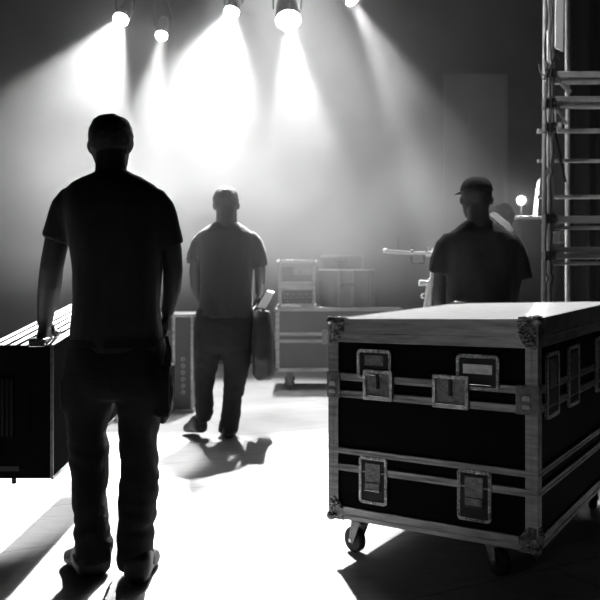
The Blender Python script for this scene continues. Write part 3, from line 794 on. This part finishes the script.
for x in (.13, RW-.13):
    for y in (.08, RD-.1):
        f = MB().box((x-.04, y-.03, .165), (x+.04, y+.03, .19)); f.box((x-.03, y-.025, .05), (x+.03, y-.020, .17)); f.box((x-.03, y+.020, .05), (x+.03, y+.025, .17))
        r0 = f.build('caster', M['alud'], rc)
        MB().tube([(x, y-.018, .055), (x, y+.018, .055)], .054, 20).build('wheel', M['rubber'], r0)
# open rack
rk = thing('equipment_rack', (-.215, ry+.02, .82), 0, 'open silver framed rack of electronics on the left end of the hazy case', 'rack')
rw, rd, rh = .37, .42, .47
f = MB()
for x in (0, rw-.03):
    for y in (0, rd-.03): f.box((x, y, 0), (x+.03, y+.03, rh))
for z in (0, rh-.035):
    for y in (0, rd-.03): f.box((0, y, z), (rw, y+.03, z+.035))
    for x in (0, rw-.03): f.box((x, 0, z), (x+.03, rd, z+.035))
f.build('frame', M['alu'], rk, bevel=.003)
MB().box((.035, .03, .30), (rw-.035, .35, .41)).build('amplifier', M['grey'], rk, bevel=.003)
MB().box((.15, .02, .32), (rw-.04, .03, .40)).build('amplifier_panel', M['alud'], rk)
MB().box((.035, .01, .17), (rw-.035, .33, .25)).build('shelf_drawer', M['alu'], rk, bevel=.003)
mx = MB().box((.035, .03, .04), (rw-.035, .33, .16)); mx.build('mixer', M['black'], rk, bevel=.002)
kn = MB(); random.seed(9)
for i in range(9):
    for j in range(3): kn.tube([(.06+i*.031, .01, .06+j*.035), (.06+i*.031, .03, .06+j*.035)], .009 if (i+j) % 2 else .006, 8)
kn.build('knobs', M['alud'], rk)
for x in (0.0, rw):
    for z in (.02, rh-.01): MB().ball((x, 0, z), .02, 10).build('ball_corner', M['chrome'], rk)
# round drum cases
def drumcase(name, loc, r, h, label, rib=True):
    o = thing(name, loc, 0, label, 'drum case', 'drum cases')
    n = 40
    prof = [(0, r*.97), (.01, r), (h*.72, r), (h*.72+.002, r*1.025), (h-.015, r*1.025), (h, r*.98)]
    q = MB(); q.rings([[(rr*math.cos(2*math.pi*k/n), rr*math.sin(2*math.pi*k/n), z) for k in range(n)] for z, rr in prof]); q.build('shell', M['grey'], o)
    if rib:
        for a in (-108, -82, -40, 80, 170):
            c, s = math.cos(R(a)), math.sin(R(a)); q = MB()
            for z0 in (0,): q.tube([((r+.006)*c, (r+.006)*s, .01), ((r+.012)*c, (r+.012)*s, h-.01)], .010, 8)
            q.build('strap', M['alud'], o)
    q = MB(); q.tube([(-.07, -r-.002, h*.55), (-.05, -r-.03, h*.6), (.05, -r-.03, h*.6), (.07, -r-.002, h*.55)], .008, 8); q.build('handle', M['black'], o)
    return o
dx = pt(344, 0, ry+.3).x+.025
drumcase('drum_case', (dx, ry+.30, .82), .285, .38, 'large round black drum case standing beside the silver rack')
dx2 = pt(342, 0, ry+.3).x
drumcase('drum_case', (dx2, ry+.30, 1.20), .215, .14, 'smaller shallow drum case on top of the large round one', False)
q = MB(); q.tube([(-.10, -.01, 0), (-.03, -.015, .008), (.05, -.01, .004), (.10, 0, 0)], [.02, .028, .026, .018], 10, .5)
o = q.build('cloth', M['cloth']); o.location = (pt(291, 0, ry).x, ry+.02, .834); tag(o, 'pale crumpled cloth on the front edge of the hazy case', 'cloth')

# ------------------------------------------------------------------ boom stand left of man 3
sy = 6.3
def q_(x, y, dy=0): return pt(x, y, sy+dy)
base = Vector((q_(430, 0).x, sy, 0))
st = thing('boom_stand', base, 0, 'chrome boom stand with clamps reaching left of the man in the cap', 'stand')
def sb(mb, nm, m, **k): return mb.build(nm, m, st, base=base, **k)
sb(MB().tube([base+Vector((0, 0, .25)), base+Vector((0, 0, 1.0)), q_(432, 272), q_(433, 248)], [.014, .014, .013, .011], 12), 'pole', M['white'])  # white on the stand: blown-out glare on metal, put into the colour
for a in (90, 210, 330):
    sb(MB().tube([base+Vector((0, 0, .5)), base+Vector((.33*math.cos(R(a)), .33*math.sin(R(a)), .015))], .010, 8), 'leg', M['chrome'])
sb(MB().tube([q_(383, 251), q_(386, 250.5), q_(388, 251.5), q_(411, 253)], [.014, .018, .013, .013], 12), 'boom_tip', M['white'])
sb(MB().tube([q_(411, 253), q_(436, 253.5)], .012, 12), 'boom', M['white'])
sb(MB().tube([q_(426, 253.5), q_(436, 253.5)], .021, 12), 'counterweight', M['white'])
sb(MB().ball(q_(412, 249), .011, 10).ball(q_(412, 253), .016, 10), 'wing_nut', M['chrome'])
sb(MB().tube([q_(426.5, 247), q_(426, 252)], [.018, .012], 10), 'wing_nut', M['chrome'])
b_ = MB(); b_.tube([q_(412, 257), q_(412, 263), q_(424, 263), q_(424, 255)], .010, 8); sb(b_, 'clip', M['alud'])
sb(MB().tube([q_(398, 238), q_(398.5, 251)], .0025, 6), 'cable_tie', M['alud'])
sb(MB().tube([q_(419, 283), q_(430, 283)], [.024, .02], 12), 'clamp', M['white'])
sb(MB().tube([q_(432, 276), q_(430, 284), q_(427, 296), q_(425, 312)], [.012, .028, .018, .016], 12), 'clamp_arm', M['white'])
sb(MB().ball(q_(423, 296), .022, 10), 'knob', M['chrome'])

# ------------------------------------------------------------------ right middle distance: cabinets, worklight
wy = 8.0
x0, x1 = pt(517, 0, wy).x, pt(560, 0, wy).x
zt4 = pt(0, 216, wy).z
cbn = thing('equipment_cabinet', ((x0+x1)/2, wy, 0), 0, 'tall dark cabinet under the small glaring lamp left of the tower', 'cabinet')
hw = (x1-x0)/2
MB().box((-hw, 0, .0), (hw, .5, zt4-.03)).build('body', M['grey'], cbn, bevel=.004)
MB().box((-hw-.01, -.02, zt4-.03), (hw+.01, .52, zt4)).build('top', M['white'], cbn, bevel=.003)
MB().box((-hw+.03, -.012, .08), (hw-.03, 0, zt4-.10)).build('door', M['grey'], cbn, bevel=.003)
wy2 = 7.45; x2, x3 = pt(489, 0, wy2).x, pt(514, 0, wy2).x; zt5 = pt(0, 229, wy2).z
c2 = thing('equipment_crate', ((x2+x3)/2, wy2, 0), 0, 'narrow dark crate behind the right shoulder of the man in the cap', 'crate')
hw2 = (x3-x2)/2
MB().box((-hw2, .02, 0), (hw2, .5, zt5)).build('body', M['grey'], c2, bevel=.005)
MB().box((-hw2-.004, .01, zt5-.06), (hw2+.004, .51, zt5-.04)).build('rail', M['alud'], c2)
q = MB(); q.ball((0, 0, .11), .12, 16, (1.0, 1.2, 1.0)); q.ball((.05, -.02, .15), .10, 14); q.ball((-.07, 0, .08), .09, 14)
o = q.build('bundle', M['drape']); o.location = ((x2+x3)/2+.03, wy2+.22, zt5); remesh(o, .012, 3, folds(.02, 9, 41.))
tag(o, 'dark rounded bundle of fabric on the narrow crate beside the small lamp', 'bundle')
L6 = pt(522, 200, wy+.1)
wl = thing('work_light', (L6.x, wy+.1, zt4), 0, 'small round glaring lamp standing on the tall dark cabinet', 'lamp')
hz = L6.z-zt4
MB().tube([(0, .02, 0), (0, .02, .012)], .05, 20).build('foot', M['black'], wl)
MB().tube([(0, .03, .01), (0, .03, hz)], .008, 10).build('stem', M['black'], wl)
MB().tube([(0, .085, hz), (0, .07, hz), (0, .015, hz)], [.02, .045, .052], 24).build('housing', M['black'], wl)
MB().tube([(0, .015, hz), (0, -.01, hz)], [.028, .024], 24).build('lens', emit('work_lens', 60.0), wl)
sp = bpy.data.lights.new('work_light_source', 'POINT'); sp.energy = 22; sp.shadow_soft_size = .04
so = bpy.data.objects.new('work_light_source', sp); COL.objects.link(so); so.location = L6+Vector((0, -.07, 0))

# ------------------------------------------------------------------ scaffold tower
ty = 5.2
T0 = pt(549, 0, ty).x; XR = 3.1
tw = thing('scaffold_tower', (T0, ty, 0), 0, 'tall metal scaffold tower with rails and boards at the right edge', 'scaffold tower')
def tz(y, Y=ty): return CAMZ-(y-HY)*Y/F
def tb(mb, nm, m, **k): return mb.build(nm, m, tw, base=(T0, ty, 0), **k)
TOP = 4.6
tb(MB().tube([(T0, ty, 0), (T0+.02, ty, TOP)], .024, 16), 'post', M['tube'])
tb(MB().tube([(XR, ty, 0), (XR, ty, TOP)], .024, 16), 'post', M['tube'])
Tb = 6.2; xb0 = pt(567.5, 0, Tb).x
tb(MB().tube([(xb0, Tb, 0), (xb0, Tb, TOP)], .018, 14), 'post', M['tube'])
tb(MB().tube([(XR, Tb, 0), (XR, Tb, TOP)], .024, 14), 'post', M['tube'])
# thin ladder stile just left and behind
xs = pt(543, 0, ty+.1).x
tb(MB().tube([(xs-.005, ty+.1, 0), (xs+.02, ty+.1, TOP)], .011, 12), 'ladder_stile', M['tube'])
for yy, r in ((131, .016), (161, .013), (197, .014)):
    tb(MB().tube([(T0, ty+.25, tz(yy, ty+.25)), (XR, ty+.25, tz(yy, ty+.25))], r, 12), 'rung', M['tube'])
def board(y0, y1, d0, d1, m='board', nm='board'):
    tb(MB().box((T0+.0, ty+d0, tz(y1)), (XR, ty+d1, tz(y0))), nm, M[m], bevel=.003)
board(72, 78, -.02, .12); board(79, 83, .0, .05, 'tube', 'rail')
board(97, 102, -.03, .02, 'tube', 'rail'); board(102.5, 108, .0, .04)
board(216, 223, -.02, .04); board(226, 229.5, .0, .03, 'tube', 'rail')
board(247, 253, -.02, .04); board(254, 259, -.035, .0, 'tube', 'rail'); board(262, 265, .0, .03, 'tube', 'rail')
for (xa, ya, xb_, yb, r) in ((556, 78, 570, 92, .014), (557, 108, 566, 124, .012)):
    tb(MB().tube([pt(xa, ya, ty), pt(xb_, yb, ty+.05)], r, 10), 'brace', M['tube'])
tb(MB().tube([pt(552, 120, ty+.05), pt(565, 182, ty+.2)], .012, 8), 'brace', M['black'])
for yy in (74, 104, 128, 219, 256):
    q = MB().box((T0-.036, ty-.036, tz(yy)-.03), (T0+.036, ty+.036, tz(yy)+.03)); q.tube([(T0+.02, ty-.06, tz(yy)), (T0+.02, ty, tz(yy))], .008, 8)
    tb(q, 'coupler', M['alud'], bevel=.008)
q = MB().box((pt(557, 0, ty).x, ty+.02, tz(122)), (pt(567, 0, ty).x, ty+.12, tz(105))); tb(q, 'bracket', M['tube'], bevel=.004)
tb(MB().ball(pt(558, 126, ty+.02), .028, 14), 'cap', M['white'])
# white board hanging on the tower
x0, x1 = pt(555, 0, ty-.15).x, pt(562.5, 0, ty-.15).x
o = MB().add([(x0, ty-.16, tz(54)), (x1, ty-.16, tz(58)), (x1, ty-.14, tz(58)), (x0, ty-.14, tz(54)), (x0+.01, ty-.16, tz(-80)), (x1+.01, ty-.16, tz(-80)), (x1+.01, ty-.14, tz(-80)), (x0+.01, ty-.14, tz(-80))],
             [(0, 3, 2, 1), (4, 5, 6, 7), (0, 1, 5, 4), (1, 2, 6, 5), (2, 3, 7, 6), (3, 0, 4, 7)]).build('banner_strip', M['white'], base=(x0, ty-.16, tz(54)))
o.location = (x0, ty-.16, tz(54)); tag(o, 'narrow white strip hanging beside the top of the scaffold post', 'strip')
# draped cables along the post
for i, (x, sd, lab) in enumerate(((546, 1., 'thin dark cable wound down the left side of the scaffold post'), (551, 5., 'dark cable hanging in front of the scaffold post'))):
    P = []
    for k in range(60):
        yy = -60+k*(370/59)
        P.append(pt(x+3.2*noise.noise(Vector((yy*.03, sd, 0)))+(2 if k % 17 == 3 else 0), yy, ty-.045-.01*i))
    q = MB().tube(P, .0055, 8); o = q.build('cable', M['cable'], base=P[-1]); o.location = P[-1]; tag(o, lab, 'cable', None)
P = [pt(539, 64, ty), pt(541, 74, ty-.03), pt(546, 76, ty-.06), pt(552, 64, ty-.05), pt(556, 54, ty-.03), pt(560, 60, ty-.03)]
o = MB().tube(P, .006, 8).build('cable_loop', M['cable'], base=P[0]); o.location = P[0]; tag(o, 'short black cable looped round the scaffold post below the white strip', 'cable')
# wrapped strap on lower joint
P = []
for k in range(50):
    a = k*.9; P.append((T0+.05+.03*math.cos(a), ty-.03+.035*math.sin(a), tz(243)+.07*k/50))
o = MB().tube(P, .008, 8).build('rope', M['cloth'], base=P[0]); o.location = P[0]; tag(o, 'pale rope wound round the scaffold joint between the lower boards', 'rope')
# white blade left of the post
o = MB().add([pt(533, 216, 8.1), pt(537, 216, 8.1), pt(540, 178, 8.1), pt(537, 182, 8.1), pt(533, 216, 8.14), pt(537, 216, 8.14), pt(540, 178, 8.14), pt(537, 182, 8.14)],
             [(0, 1, 2, 3), (7, 6, 5, 4), (0, 4, 5, 1), (1, 5, 6, 2), (2, 6, 7, 3), (3, 7, 4, 0)]).build('reflector', M['white'], base=pt(535, 216, 8.1))
o.location = pt(535, 216, 8.1); tag(o, 'thin white blade leaning beside the scaffold post next to the small lamp', 'panel')

# ------------------------------------------------------------------ haze over the stage
hm = bpy.data.materials.new('stage_haze'); hm.use_nodes = True
nt = hm.node_tree; nt.nodes.clear()
out = nt.nodes.new('ShaderNodeOutputMaterial'); vs_ = nt.nodes.new('ShaderNodeVolumeScatter')
vs_.inputs['Color'].default_value = g3(1); vs_.inputs['Anisotropy'].default_value = .35
hN = nt.nodes.new; hL = nt.links.new
tc = hN('ShaderNodeTexCoord'); sx_ = hN('ShaderNodeSeparateXYZ'); hL(tc.outputs['Object'], sx_.inputs[0])
ry_ = hN('ShaderNodeMapRange'); ry_.inputs[1].default_value = 5.4; ry_.inputs[2].default_value = 7.1; ry_.inputs[3].default_value = .004; ry_.inputs[4].default_value = .145
hL(sx_.outputs['Y'], ry_.inputs[0])
rz_ = hN('ShaderNodeMapRange'); rz_.inputs[1].default_value = 0; rz_.inputs[2].default_value = 4; hL(sx_.outputs['Z'], rz_.inputs[0])
cr = hN('ShaderNodeValToRGB'); cr.color_ramp.elements[0].position = .08; cr.color_ramp.elements[0].color = g3(.05)
cr.color_ramp.elements[1].position = .23; cr.color_ramp.elements[1].color = g3(.13)
for ps_, v_ in ((.34, .54), (.46, .66), (.58, .40), (.88, .15)): e_ = cr.color_ramp.elements.new(ps_); e_.color = g3(v_)
hL(rz_.outputs[0], cr.inputs[0])
rx_ = hN('ShaderNodeMapRange'); rx_.inputs[1].default_value = .9; rx_.inputs[2].default_value = 2.3; rx_.inputs[3].default_value = 1.; rx_.inputs[4].default_value = .08
hL(sx_.outputs['X'], rx_.inputs[0])
m0 = hN('ShaderNodeMath'); m0.operation = 'MULTIPLY'; hL(cr.outputs[0], m0.inputs[0]); hL(rx_.outputs[0], m0.inputs[1])
nz = hN('ShaderNodeTexNoise'); nz.inputs['Scale'].default_value = .8; nz.inputs['Detail'].default_value = 2.5
hL(tc.outputs['Object'], nz.inputs['Vector'])
rn_ = hN('ShaderNodeMapRange'); rn_.inputs[1].default_value = .35; rn_.inputs[2].default_value = .65; rn_.inputs[3].default_value = .42; rn_.inputs[4].default_value = 1.5
hL(nz.outputs['Fac'], rn_.inputs[0])
m1 = hN('ShaderNodeMath'); m1.operation = 'MULTIPLY'; hL(ry_.outputs[0], m1.inputs[0]); hL(m0.outputs[0], m1.inputs[1])
m2_ = hN('ShaderNodeMath'); m2_.operation = 'MULTIPLY'; hL(m1.outputs[0], m2_.inputs[0]); hL(rn_.outputs[0], m2_.inputs[1])
hL(m2_.outputs[0], vs_.inputs['Density'])
nt.links.new(vs_.outputs[0], out.inputs['Volume'])
hz_ = MB().box((-5.95, 3.75, .004), (5.95, 10.45, 5.95)).build('haze', hm, smooth=False)
tag(hz_, 'thin white stage haze lit by the lamps', 'haze', kind='stuff')
